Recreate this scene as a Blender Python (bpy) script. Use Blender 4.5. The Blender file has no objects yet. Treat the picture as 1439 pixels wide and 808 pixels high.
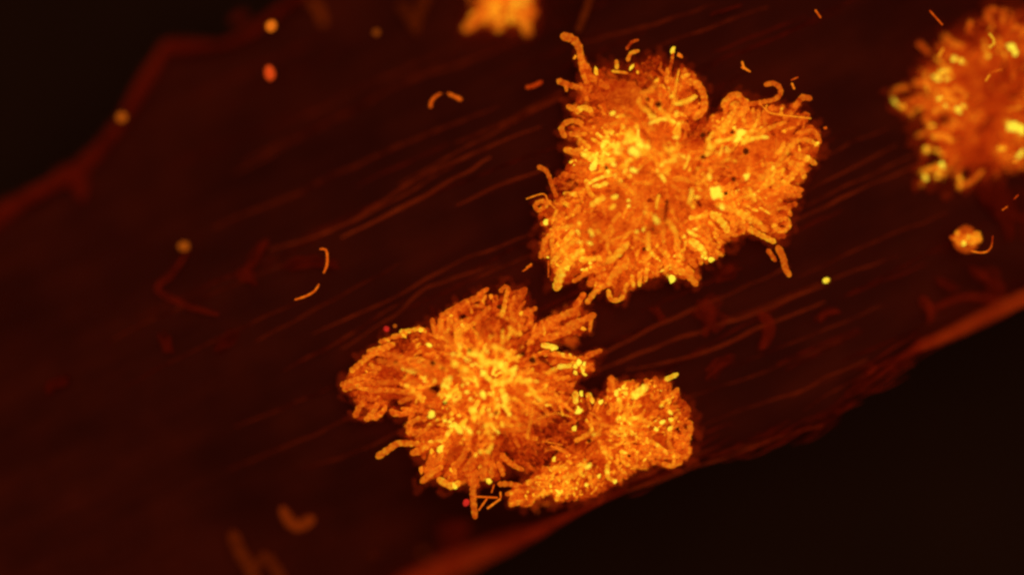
import bpy, math, random
import numpy as np

random.seed(7)
rng = np.random.default_rng(7)
SC = bpy.context.scene
COL = SC.collection

# ------------------------------------------------------------------ camera
DIST = 2.4
U = 0.001                       # one photograph pixel = 1 mm of the model
cam_d = bpy.data.cameras.new('camera')
cam = bpy.data.objects.new('camera', cam_d); COL.objects.link(cam)
cam.location = (0, 0, DIST)
cam_d.sensor_width = 36.0
cam_d.lens = 36.0 * DIST / (1439 * U)
cam_d.clip_end = 50
cam_d.dof.use_dof = True
cam_d.dof.focus_distance = DIST
cam_d.dof.aperture_fstop = 0.135
SC.camera = cam
# ------------------------------------------------------------------ world, lamp, exposure
W = bpy.data.worlds.new('World'); SC.world = W; W.use_nodes = True
bg = W.node_tree.nodes['Background']
bg.inputs[0].default_value = (0.02, 0.004, 0.001, 1); bg.inputs[1].default_value = 0.15
ld = bpy.data.lights.new('excitation_lamp', 'SUN')
ld.energy = 1.25; ld.angle = math.radians(70); ld.color = (1.0, 0.93, 0.85)
lamp = bpy.data.objects.new('excitation_lamp', ld); COL.objects.link(lamp)
lamp.location = (0.3, 0.4, 2.2); lamp.rotation_euler = (math.radians(-12), math.radians(10), 0)
SC.view_settings.view_transform = 'Standard'; SC.view_settings.look = 'None'
SC.view_settings.exposure = 0; SC.view_settings.gamma = 1
SC.render.engine = 'CYCLES'
SC.cycles.transparent_max_bounces = 24
SC.cycles.max_bounces = 3
SC.cycles.diffuse_bounces = 2
SC.cycles.filter_width = 2.7

# ------------------------------------------------------------------ helpers
def at(px, py, z=0.0):
    """point of the specimen seen at that place of the micrograph, at height z"""
    k = (DIST - z) / DIST
    return ((px - 719.5) * U * k, (404 - py) * U * k, z)

def tag(o, label=None, cat=None, group=None, kind=None):
    if label: o['label'] = label
    if cat: o['category'] = cat
    if group: o['group'] = group
    if kind: o['kind'] = kind
    return o

class MB:
    def __init__(s): s.v = []; s.f = []; s.h = []
    def add(s, v, f, h):
        n = len(s.v); s.v += v; s.f += [tuple(i + n for i in q) for q in f]
        s.h += h if isinstance(h, list) else [h] * len(v)
    def build(s, name, mat, parent=None, smooth=True):
        me = bpy.data.meshes.new(name); me.from_pydata(s.v, [], s.f)
        if smooth: me.polygons.foreach_set('use_smooth', [True] * len(s.f))
        a = me.attributes.new('stain', 'FLOAT', 'POINT'); a.data.foreach_set('value', s.h)
        me.materials.append(mat); me.update()
        o = bpy.data.objects.new(name, me); COL.objects.link(o)
        if parent: o.parent = parent; o.matrix_parent_inverse = parent.matrix_world.inverted()
        return o

def empty(name, loc):
    o = bpy.data.objects.new(name, None); COL.objects.link(o); o.location = loc
    o.empty_display_size = .02
    bpy.context.view_layer.update()
    return o

def resample(P, R, H, step):
    """Catmull-Rom through points P (3d), radii R, stain H"""
    P = np.array(P, float); R = np.array(R, float); H = np.array(H, float)
    if len(P) == 1: P = np.vstack([P, P + [1e-4, 0, 0]]); R = np.r_[R, R]; H = np.r_[H, H]
    n = len(P); L = np.linalg.norm(np.diff(P, axis=0), axis=1)
    out = []
    for i in range(n - 1):
        p0 = P[max(i - 1, 0)]; p1 = P[i]; p2 = P[i + 1]; p3 = P[min(i + 2, n - 1)]
        m = max(1, int(round(L[i] / step)))
        for k in range(m):
            t = k / m
            q = .5 * ((2 * p1) + (-p0 + p2) * t + (2 * p0 - 5 * p1 + 4 * p2 - p3) * t * t + (-p0 + 3 * p1 - 3 * p2 + p3) * t ** 3)
            out.append((q, R[i] * (1 - t) + R[i + 1] * t, H[i] * (1 - t) + H[i + 1] * t))
    out.append((P[-1], R[-1], H[-1]))
    return out

def tube(mb, P, R, H, step=.0045, sides=6, bead=.12, cap=True):
    S = resample(P, R, H, step)
    ring = []
    n = len(S)
    ph = random.random() * 6; per = 2 * math.pi * step / random.uniform(.008, .013)
    for i, (q, r, h) in enumerate(S):
        t = S[min(i + 1, n - 1)][0] - S[max(i - 1, 0)][0]
        t = t / (np.linalg.norm(t) + 1e-9)
        rr = r * (1 + bead * 1.3 * math.sin(i * per + ph) + random.uniform(-.06, .06))
        if cap and i == 0:
            ring.append((q - t * r * .85, r * .42, h, t)); ring.append((q - t * r * .35, r * .85, h, t))
        ring.append((q, rr, h + .07 * math.sin(i * per + ph), t))
        if cap and i == n - 1:
            ring.append((q + t * r * .35, r * .85, h, t)); ring.append((q + t * r * .85, r * .42, h, t))
    v = []; hh = []; f = []
    for q, r, h, t in ring:
        a = np.cross(t, [0, 0, 1.0]); 
        if np.linalg.norm(a) < 1e-4: a = np.array([1.0, 0, 0])
        a /= np.linalg.norm(a); b = np.cross(a, t)
        for k in range(sides):
            w = 2 * math.pi * k / sides
            p = q + (a * math.cos(w) + b * math.sin(w)) * r
            v.append(tuple(p)); hh.append(float(h))
    m = len(ring)
    for i in range(m - 1):
        for k in range(sides):
            f.append((i * sides + k, i * sides + (k + 1) % sides, (i + 1) * sides + (k + 1) % sides, (i + 1) * sides + k))
    f.append(tuple(range(sides))[::-1]); f.append(tuple((m - 1) * sides + k for k in range(sides)))
    mb.add(v, f, hh)

def blob(mb, c, r, h, lumps=.2, seg=7, rings=5, sq=1.0):
    v = [(c[0], c[1], c[2] + r * sq)]; f = []
    ph = [random.random() * 6 for _ in range(3)]
    for i in range(1, rings):
        th = math.pi * i / rings
        for k in range(seg):
            w = 2 * math.pi * k / seg
            rr = r * (1 + lumps * (math.sin(2 * w + ph[0]) * .5 + math.sin(3 * w + ph[1] + th) * .4 + random.uniform(-.3, .3)))
            v.append((c[0] + rr * math.sin(th) * math.cos(w), c[1] + rr * math.sin(th) * math.sin(w), c[2] + rr * sq * math.cos(th)))
    v.append((c[0], c[1], c[2] - r * sq)); last = len(v) - 1
    for k in range(seg): f.append((0, 1 + k, 1 + (k + 1) % seg))
    for i in range(rings - 2):
        for k in range(seg):
            a = 1 + i * seg + k; b = 1 + i * seg + (k + 1) % seg
            f.append((a, a + seg, b + seg, b))
    for k in range(seg): f.append((last, 1 + (rings - 2) * seg + (k + 1) % seg, 1 + (rings - 2) * seg + k))
    mb.add(v, f, h)

# smooth value noise on the plane (pixels)
_g = rng.random((64, 64))
def vn(x, y, s, o=0):
    x = x / s + 13.7 + o; y = y / s + 5.1 + o * 1.7
    i = math.floor(x); j = math.floor(y); fx = x - i; fy = y - j
    fx = fx * fx * (3 - 2 * fx); fy = fy * fy * (3 - 2 * fy)
    g = lambda a, b: _g[a % 64, b % 64]
    return (g(i, j) * (1 - fx) + g(i + 1, j) * fx) * (1 - fy) + (g(i, j + 1) * (1 - fx) + g(i + 1, j + 1) * fx) * fy

# ------------------------------------------------------------------ materials
def stain_material(name, emit, alpha, ramp, noise_scale=120, noise_amp=.30, fine=420, fine_amp=.14, dif=.85):
    m = bpy.data.materials.new(name); m.use_nodes = True
    nt = m.node_tree; N = nt.nodes; L = nt.links; N.clear()
    out = N.new('ShaderNodeOutputMaterial')
    at_ = N.new('ShaderNodeAttribute'); at_.attribute_name = 'stain'
    geo = N.new('ShaderNodeNewGeometry')
    n1 = N.new('ShaderNodeTexNoise'); n1.inputs['Scale'].default_value = noise_scale; n1.inputs['Detail'].default_value = 2
    n2 = N.new('ShaderNodeTexNoise'); n2.inputs['Scale'].default_value = fine; n2.inputs['Detail'].default_value = 1
    for n in (n1, n2): L.new(geo.outputs['Position'], n.inputs['Vector'])
    def math_(op, a, b, c=None):
        x = N.new('ShaderNodeMath'); x.operation = op
        for i, q in enumerate((a, b, c)):
            if q is None: continue
            if isinstance(q, (int, float)): x.inputs[i].default_value = q
            else: L.new(q, x.inputs[i])
        return x.outputs[0]
    s1 = math_('MULTIPLY_ADD', n1.outputs[0], noise_amp * 2, -noise_amp)
    s2 = math_('MULTIPLY_ADD', n2.outputs[0], fine_amp * 2, -fine_amp)
    t = math_('ADD', math_('ADD', at_.outputs['Fac'], s1), s2)
    r = N.new('ShaderNodeValToRGB'); L.new(t, r.inputs[0])
    el = r.color_ramp.elements
    el[0].position = ramp[0][0]; el[0].color = (*ramp[0][1], 1)
    el[1].position = ramp[-1][0]; el[1].color = (*ramp[-1][1], 1)
    for p, c in ramp[1:-1]:
        e = el.new(p); e.color = (*c, 1)
    em = N.new('ShaderNodeEmission'); L.new(r.outputs[0], em.inputs[0]); em.inputs[1].default_value = emit
    df = N.new('ShaderNodeBsdfDiffuse')
    mx = N.new('ShaderNodeMix'); mx.data_type = 'RGBA'; mx.inputs[0].default_value = 1 - dif
    L.new(r.outputs[0], mx.inputs[6]); mx.inputs[7].default_value = (0, 0, 0, 1)
    L.new(mx.outputs[2], df.inputs[0])
    ad = N.new('ShaderNodeAddShader'); L.new(em.outputs[0], ad.inputs[0]); L.new(df.outputs[0], ad.inputs[1])
    if alpha < 1:
        tr = N.new('ShaderNodeBsdfTransparent'); ms = N.new('ShaderNodeMixShader'); ms.inputs[0].default_value = alpha
        L.new(tr.outputs[0], ms.inputs[1]); L.new(ad.outputs[0], ms.inputs[2]); L.new(ms.outputs[0], out.inputs[0])
    else:
        L.new(ad.outputs[0], out.inputs[0])
    return m

RAMP = [(0.0, (.13, .005, .0005)), (.22, (.42, .028, .0015)), (.45, (.72, .110, .004)), (.65, (.92, .25, .008)),
        (.82, (1.0, .50, .014)), (1.0, (1.0, .84, .05))]
RED = [(0.0, (.05, .002, .0004)), (.5, (.30, .013, .0015)), (1.0, (.62, .055, .004))]
M_FIL = stain_material('filament_stain', .74, .52, RAMP, 150, .48, 260, .20, dif=.62)
M_MAT = stain_material('mat_stain', .66, .58, RAMP, 120, .32, 260, .18, dif=.6)
M_BED = stain_material('bed_stain', .68, 1.0, RAMP, 55, .26, 200, .16, dif=.6)
M_GRA = stain_material('granule_stain', .92, .85, RAMP, 200, .25, 300, .2, dif=.4)
M_THR = stain_material('thread_stain', .75, 1.0, RAMP, 100, .1)
M_DIM = stain_material('dim_stain', .42, .55, RED, 40, .22, dif=.25)
M_FIB = stain_material('fibre_stain', .50, .55, [(0.0, (.05, .002, .0004)), (.5, (.30, .022, .002)), (1.0, (.62, .07, .005))], 40, .3, dif=.25)
M_WISP = stain_material('wisp_stain', .42, .20, RED, 40, .22, dif=.25)
M_HALO = stain_material('sunken_stain', .48, .30, [(0, (.05, .002, .0004)), (1, (.34, .022, .002))], 60, .2, dif=.4)
CRIM = [(0, (.25, .005, .003)), (1, (.85, .035, .02))]
M_CRIM = stain_material('crimson_stain', .6, 1.0, CRIM, 100, .2)
DARK = [(0, (.10, .012, .001)), (1, (.16, .02, .002))]
M_DARK = stain_material('pit_stain', .3, 1.0, DARK, 100, .2)

def surface_material(name, cols, scale, stretch, bump, ang=0, emit=0):
    m = bpy.data.materials.new(name); m.use_nodes = True
    nt = m.node_tree; N = nt.nodes; L = nt.links
    b = N['Principled BSDF']; b.inputs['Roughness'].default_value = .85; b.inputs['Specular IOR Level'].default_value = .05
    geo = N.new('ShaderNodeNewGeometry'); mp = N.new('ShaderNodeMapping')
    rot = N.new('ShaderNodeVectorRotate'); rot.rotation_type = 'Z_AXIS'; rot.inputs['Angle'].default_value = -ang
    L.new(geo.outputs['Position'], rot.inputs[0]); L.new(rot.outputs[0], mp.inputs[0]); mp.inputs['Scale'].default_value = stretch
    n = N.new('ShaderNodeTexNoise'); n.inputs['Scale'].default_value = scale; n.inputs['Detail'].default_value = 4
    L.new(mp.outputs[0], n.inputs['Vector'])
    n2 = N.new('ShaderNodeTexNoise'); n2.inputs['Scale'].default_value = 9; n2.inputs['Detail'].default_value = 3
    L.new(geo.outputs['Position'], n2.inputs['Vector'])
    ad = N.new('ShaderNodeMix'); ad.data_type = 'FLOAT'; ad.inputs[0].default_value = .5
    L.new(n.outputs[0], ad.inputs[2]); L.new(n2.outputs[0], ad.inputs[3])
    r = N.new('ShaderNodeValToRGB'); L.new(ad.outputs[0], r.inputs[0])
    r.color_ramp.elements[0].position = .33; r.color_ramp.elements[0].color = (*cols[0], 1)
    r.color_ramp.elements[1].position = .68; r.color_ramp.elements[1].color = (*cols[-1], 1)
    e = r.color_ramp.elements.new(.5); e.color = (*cols[1], 1)
    L.new(r.outputs[0], b.inputs['Base Color'])
    bm = N.new('ShaderNodeBump'); bm.inputs['Strength'].default_value = bump; bm.inputs['Distance'].default_value = .01
    L.new(n.outputs[0], bm.inputs['Height']); L.new(bm.outputs[0], b.inputs['Normal'])
    return m
FIB_ANG = math.atan2(.45, 1)
M_TIS = surface_material('tissue_skin', [(.042, .0030, .0002), (.060, .0044, .0003), (.088, .0066, .0004)], 22, (.14, 1, 1), .18, FIB_ANG)
M_SLIDE = surface_material('slide_glass_dark', [(.017, .0038, .0002), (.019, .0042, .0003), (.021, .0048, .0003)], 4, (1, 1, 1), 0)

# ------------------------------------------------------------------ setting: dark slide and tissue sheet
mb = MB(); s = 6
mb.add([(-s, -s, -.50), (s, -s, -.50), (s, s, -.50), (-s, s, -.50)], [(0, 1, 2, 3)], 0)
o = mb.build('background_slide', M_SLIDE); tag(o, 'black microscope slide showing beyond the tissue edges', 'slide', kind='structure')

UP = [(-500, 780), (-200, 470), (0, 296), (60, 262), (110, 232), (165, 168), (200, 112), (232, 64), (290, 64), (330, 54), (380, 20), (450, -30), (700, -250), (1200, -420), (1900, -600)]
LO = [(-200, 1500), (200, 1050), (500, 862), (600, 806), (680, 782), (760, 746), (850, 702), (1000, 650), (1100, 624), (1180, 598), (1194, 562), (1290, 495), (1360, 470), (1439, 430), (2300, 40)]
def arc(P, n):
    P = np.array(P, float); d = np.r_[0, np.cumsum(np.linalg.norm(np.diff(P, axis=0), axis=1))]
    t = np.linspace(0, d[-1], n); return np.c_[np.interp(t, d, P[:, 0]), np.interp(t, d, P[:, 1])]
DIPS = [(350, 810, 170, .07), (650, 806, 115, .15), (1390, 455, 90, .06), (1400, 130, 150, .080), (705, -10, 80, .05)]
def tz(x, y):
    """height of the tissue sheet under pixel (x, y): sinks to the upper left"""
    d = (x * .55 + y * .83) / 1000
    k = max(0, min(1, (.60 - d) / .40)); k = k * k * (3 - 2 * k)
    z = -.045 - .125 * k + .010 * (vn(x, y, 130) - .5) + .004 * (vn(x, y, 35, 3) - .5)
    for cx, cy, r, a in DIPS: z -= a * math.exp(-((x - cx) ** 2 + (y - cy) ** 2) / r ** 2)
    return z
nu, nv = 260, 120
A_, B_ = arc(UP, nu), arc(LO, nu)
mb = MB(); V = []
for i in range(nu):
    for j in range(nv):
        t = j / (nv - 1); p = A_[i] * (1 - t) + B_[i] * t
        p = p + np.array([vn(p[0], p[1], 22, 5) - .5, vn(p[0], p[1], 22, 9) - .5]) * 12
        V.append(at(p[0], p[1], tz(p[0], p[1]) - .02 * math.exp(-min(t, 1 - t) * 60)))
mb.add(V, [(i * nv + j, i * nv + j + 1, (i + 1) * nv + j + 1, (i + 1) * nv + j) for i in range(nu - 1) for j in range(nv - 1)], 0)
tissue = mb.build('tissue_sheet', M_TIS); tag(tissue, 'dark red tissue sheet with faint parallel fibres under the colonies', 'tissue', kind='structure')
sm = tissue.modifiers.new('thickness', 'SOLIDIFY'); sm.thickness = .006; sm.offset = -1

def ridge(name, pts, r, h, mat, parent, lift=.0, step=.012, bead=.1, jit=0):
    mb = MB()
    P = []
    R = r if isinstance(r, list) else [r] * len(pts)
    for (x, y), rr in zip(pts, R):
        P.append(at(x, y, tz(x, y) + lift + rr * U * .25))
    H = h if isinstance(h, list) else [h] * len(pts)
    tube(mb, P, [q * U for q in R], H, step=step, bead=bead)
    return mb.build(name, mat, parent)

# fibres: parallel raised strands of the tissue
FIB = [((380, 352), (480, 318), (600, 245), (760, 178), 3,.40), ((480, 335), (560, 295), (690, 222), 3,.44), ((420, 345), (520, 300), (640, 232), 2, .22),
       ((300, 320), (420, 270), (560, 205), (700, 150), 3, .14), ((340, 230), (480, 160), (640, 80), 3, .10), ((380, 190), (520, 120), (660, 60), 2, .12),
       ((330, 245), (430, 190), (540, 135), 2, .12), ((440, 470), (540, 425), (640, 370), (760, 325), 2.2, .26), ((480, 490), (560, 440), (600, 405), (700, 372), 2.2, .30),
       ((360, 480), (470, 420), (560, 372), 2, .16), ((400, 520), (500, 465), (570, 420), 2, .15), ((640, 290), (700, 262), (770, 235), 2.5, .30),
       ((640, 200), (720, 168), (790, 138), 3.5, .26), ((700, 178), (790, 128), 3, .24), ((560, 120), (660, 85), (740, 52), 2.5, .16),
       ((820, 60), (900, 40), (1010, 5), 2.5, .18), ((900, 75), (980, 45), (1080, 10), 2, .16), ((840, 500), (930, 455), (1030, 410), (1110, 375), 2.6, .36),
       ((820, 530), (940, 480), (1060, 440), (1170, 395), 2.6, .36), ((880, 520), (990, 495), (1080, 455), (1160, 425), 2.4, .34), ((1080, 330), (1160, 290), (1280, 235), 2.5, .26),
       ((1110, 300), (1190, 262), (1290, 215), 2.2, .22), ((1120, 390), (1230, 340), (1330, 300), 2.2, .20), ((1130, 270), (1200, 235), (1260, 205), 2, .22),
       ((1120, 240), (1200, 200), (1250, 180), 2, .20), ((1020, 450), (1150, 400), (1260, 360), 2, .2), ((330, 600), (430, 560), (510, 520), 2, .10),
       ((320, 660), (420, 620), (530, 570), 2, .10), ((420, 660), (500, 635), (560, 605), 2, .12), ((150, 480), (280, 420), (400, 372), 2, .08),
       ((180, 540), (320, 470), (430, 420), 2, .08), ((840, 690), (920, 660), (1010, 628), 1.6, .30), ((800, 722), (900, 682), (1010, 645), (1100, 612), 1.6, .34),
       ((760, 735), (850, 702), (960, 665), 1.4, .26), ((1000, 640), (1080, 618), (1160, 596), 1.4, .22), ((1110, 560), (1160, 530), (1220, 505), 1.5, .22),
       ((1130, 575), (1180, 545), (1220, 520), 1.5, .20), ((960, 560), (1080, 520), (1200, 470), 1.5, .14), ((980, 600), (1090, 560), (1180, 530), 1.4, .13),
       ((1010, 520), (1120, 480), (1240, 430), 1.6, .16), ((660, 395), (740, 360), (790, 340), 2, .28), ((560, 260), (660, 205), (740, 165), 2, .2)]
for q in FIB:
    pts = list(q[:-2]); x0, y0 = pts[0]; x1, y1 = pts[-1]
    dense = []
    n = max(5, int(math.hypot(x1 - x0, y1 - y0) / 22))
    S = resample([(x, y, 0) for x, y in pts], [1] * len(pts), [0] * len(pts), 22)
    for k, (p, _, _) in enumerate(S):
        dense.append((p[0] + random.uniform(-1.2, 1.2), p[1] + random.uniform(-1.5, 1.5)))
    m = len(dense)
    ridge('fibre', dense, [q[-2] * .85 * (.35 + .65 * math.sin(math.pi * (k + .5) / m)) for k in range(m)],
          [q[-1] * (.55 + .8 * vn(k * 9, q[0][0], 30)) + .04 for k in range(m)], M_FIB, tissue, lift=.001)
for _ in range(46):                                   # finer strands between them
    x = random.uniform(150, 1250); y = random.uniform(40, 640)
    up = 300 - x * 1.05 if x < 320 else 10
    if y < max(20, up + 60) or y > 780 - (x - 600) * .36 - 40: continue
    a = random.uniform(.36, .55); l = random.uniform(70, 230); n = int(l / 24) + 2
    pts = [(x + l * k / n, y - a * l * k / n + random.uniform(-1.4, 1.4)) for k in range(n + 1)]
    ridge('fibre', pts, [1.6 * (.3 + .7 * math.sin(math.pi * (k + .5) / (n + 1))) for k in range(n + 1)], random.uniform(.05, .22), M_DIM, tissue, lift=.0005)

# feathery strands along the lower edge of the sheet
LOc = np.array([p for p in LO if 740 <= p[0] <= 1300], float)
for _ in range(60):
    i = random.randrange(len(LOc) - 1); t = random.random(); p = LOc[i] * (1 - t) + LOc[i + 1] * t
    x, y = p[0] + random.uniform(-30, 20), p[1] - abs(random.gauss(0, 16)) + 3
    if abs(x - 1190) < 25 and y > 560: continue
    a = random.uniform(.32, .50) if x < 1100 else random.uniform(.40, .75); l = random.uniform(30, 110); n = int(l / 14) + 2
    pts = [(x + l * k / n, y - a * l * k / n + 4 * math.sin(k * .7)) for k in range(n + 1)]
    ridge('fibre', pts, [1.3 * (.3 + .7 * math.sin(math.pi * (k + .5) / (n + 1))) for k in range(n + 1)], random.uniform(.06, .26), M_DIM, tissue, lift=.0005)

# folded rims of the sheet
def rim(pts, r, h):
    R = r if isinstance(r, list) else [r] * len(pts); H = h if isinstance(h, list) else [h] * len(pts)
    S = resample([(x, y, 0) for x, y in pts], R, H, 16); mb = MB(); n = len(S)
    for k in range(9):
        o1, o2 = random.uniform(-1, 1), random.uniform(-1, 1); ph = random.random() * 6
        Q = []
        for i, (p, rr, hh) in enumerate(S):
            w = math.sin(i * .45 + ph) * .45
            Q.append((p[0] + (o1 * .8 + w) * rr, p[1] + (o2 * .8 - w) * rr, rr * (.35 + .25 * vn(p[0], p[1], 30, k)), hh))
        tube(mb, [at(x, y, tz(x, y) + .003 + .002 * k) for x, y, _, _ in Q], [max(1.2, q[2]) * U for q in Q], [q[3] for q in Q], step=.014, bead=.08)
    mb.build('edge_fold', M_WISP, tissue)
rim([(-60, 355), (0, 302), (60, 268), (112, 238), (165, 180), (200, 120), (234, 66)], [17, 14, 12, 12, 9, 9, 7], [.18, .22, .22, .22, .16, .30, .22])
rim([(232, 66), (262, 66), (300, 66), (330, 58), (362, 38), (400, 10), (450, -25)], [9, 9, 7, 8, 9, 8, 8], [.20, .22, .12, .14, .16, .12, .12])
rim([(86, 242), (112, 250), (118, 272)], [10, 12, 8], .18)
rim([(540, 850), (600, 812), (660, 790), (700, 772), (760, 745), (820, 716), (880, 690)], [16, 18, 16, 14, 9, 5, 3], [.55, .58, .62, .54, .38, .24, .14])
rim([(1288, 488), (1320, 476), (1360, 458), (1400, 440), (1450, 418), (1520, 390)], [7, 9, 11, 12, 12, 12], [.5, .68, .66, .72, .74, .7])
rim([(1215, 524), (1240, 512), (1265, 503), (1290, 490)], [2, 3, 4, 5], [.08, .12, .18, .36])
# wisps lying on the tissue skin
for pts, r, h in [([(262, 352), (240, 385), (219, 404), (245, 422), (275, 434), (305, 441)], [3, 4, 3, 3, 3, 2], .32),
                  ([(372, 340), (352, 372), (340, 386), (358, 398)], [5, 7, 9, 5], .24), ([(408, 372), (440, 366), (470, 372)], [8, 7, 6], .18),
                  ([(986, 428), (1000, 440), (996, 458)], [12, 15, 9], .36), ([(1068, 442), (1082, 450), (1078, 470), (1070, 488)], [6, 7, 6, 4], .34),
                  ([(1150, 448), (1160, 438), (1178, 436)], [5, 5, 3], .28), ([(1000, 526), (1012, 512), (1030, 504)], [6, 6, 4], .26),
                  ([(920, 432), (932, 450)], [5, 4], .26), ([(1296, 420), (1312, 436), (1308, 452)], [4, 6, 4], .34), ([(1318, 430), (1345, 418), (1375, 416), (1402, 422)], [4, 4, 5, 4], .40),
                  ([(1372, 384), (1398, 400), (1396, 430)], [8, 9, 7], .30), ([(1340, 408), (1320, 396)], [6, 5], .22), ([(230, 470), (236, 492)], [7, 5], .18),
                  ([(330, 468), (318, 486), (306, 492)], [6, 7, 4], .16), ([(640, 780), (632, 748), (648, 735)], [12, 14, 9], .22), ([(1010, 385), (1032, 378)], [9, 9], .26),
                  ([(60, 545), (90, 532)], [10, 8], .10), ([(330, 30), (345, 22)], [8, 6], .2), ([(1220, 524), (1228, 516)], [3, 3], .5), ([(1000, 20), (1040, 8)], [3, 2], .2), ([(1392, 262), (1420, 285), (1432, 322)], [16, 18, 14], .22), ([(1380, 275), (1400, 300)], [10, 9], .18)]:
    mb = MB(); S = resample([(x, y, 0) for x, y in pts], r, [0] * len(pts), 9)
    for k in range(8):
        o1, o2 = random.uniform(-1.3, 1.3), random.uniform(-1.3, 1.3)
        Q = [(p[0] + o1 * rr * .9 + random.uniform(-.4, .4) * rr, p[1] + o2 * rr * .8 + random.uniform(-.4, .4) * rr, rr) for p, rr, _ in S]
        tube(mb, [at(x, y, tz(x, y) + .002 + .002 * k) for x, y, rr in Q], [max(1, rr * random.uniform(.25, .6)) * U for x, y, rr in Q], [h * (.72 if pts[0][0] < 700 else .82)] * len(Q), step=.01, bead=.2)
    mb.build('wisp', M_WISP, tissue)

# ------------------------------------------------------------------ colonies
def Z(ox, oy, s):                                     # a traced detail: its corner and magnification
    return lambda X, Y: (ox + X / s, oy + Y / s)
def poly(zf, pts): return [zf(*p) for p in pts]
def edge_dist(P, Q):
    """signed distance (inside +) of points P to polygon Q"""
    P = np.asarray(P, float); Q = np.asarray(Q, float); d = np.full(len(P), 1e9); ins = np.zeros(len(P), bool)
    for i in range(len(Q)):
        a = Q[i - 1]; b = Q[i]; ab = b - a
        t = np.clip(((P - a) @ ab) / (ab @ ab + 1e-9), 0, 1)
        d = np.minimum(d, np.linalg.norm(P - a - t[:, None] * ab, axis=1))
        c = ((a[1] > P[:, 1]) != (b[1] > P[:, 1]))
        xx = (b[0] - a[0]) * (P[:, 1] - a[1]) / (b[1] - a[1] + 1e-12) + a[0]
        ins ^= c & (P[:, 0] < xx)
    return np.where(ins, d, -d)

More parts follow.
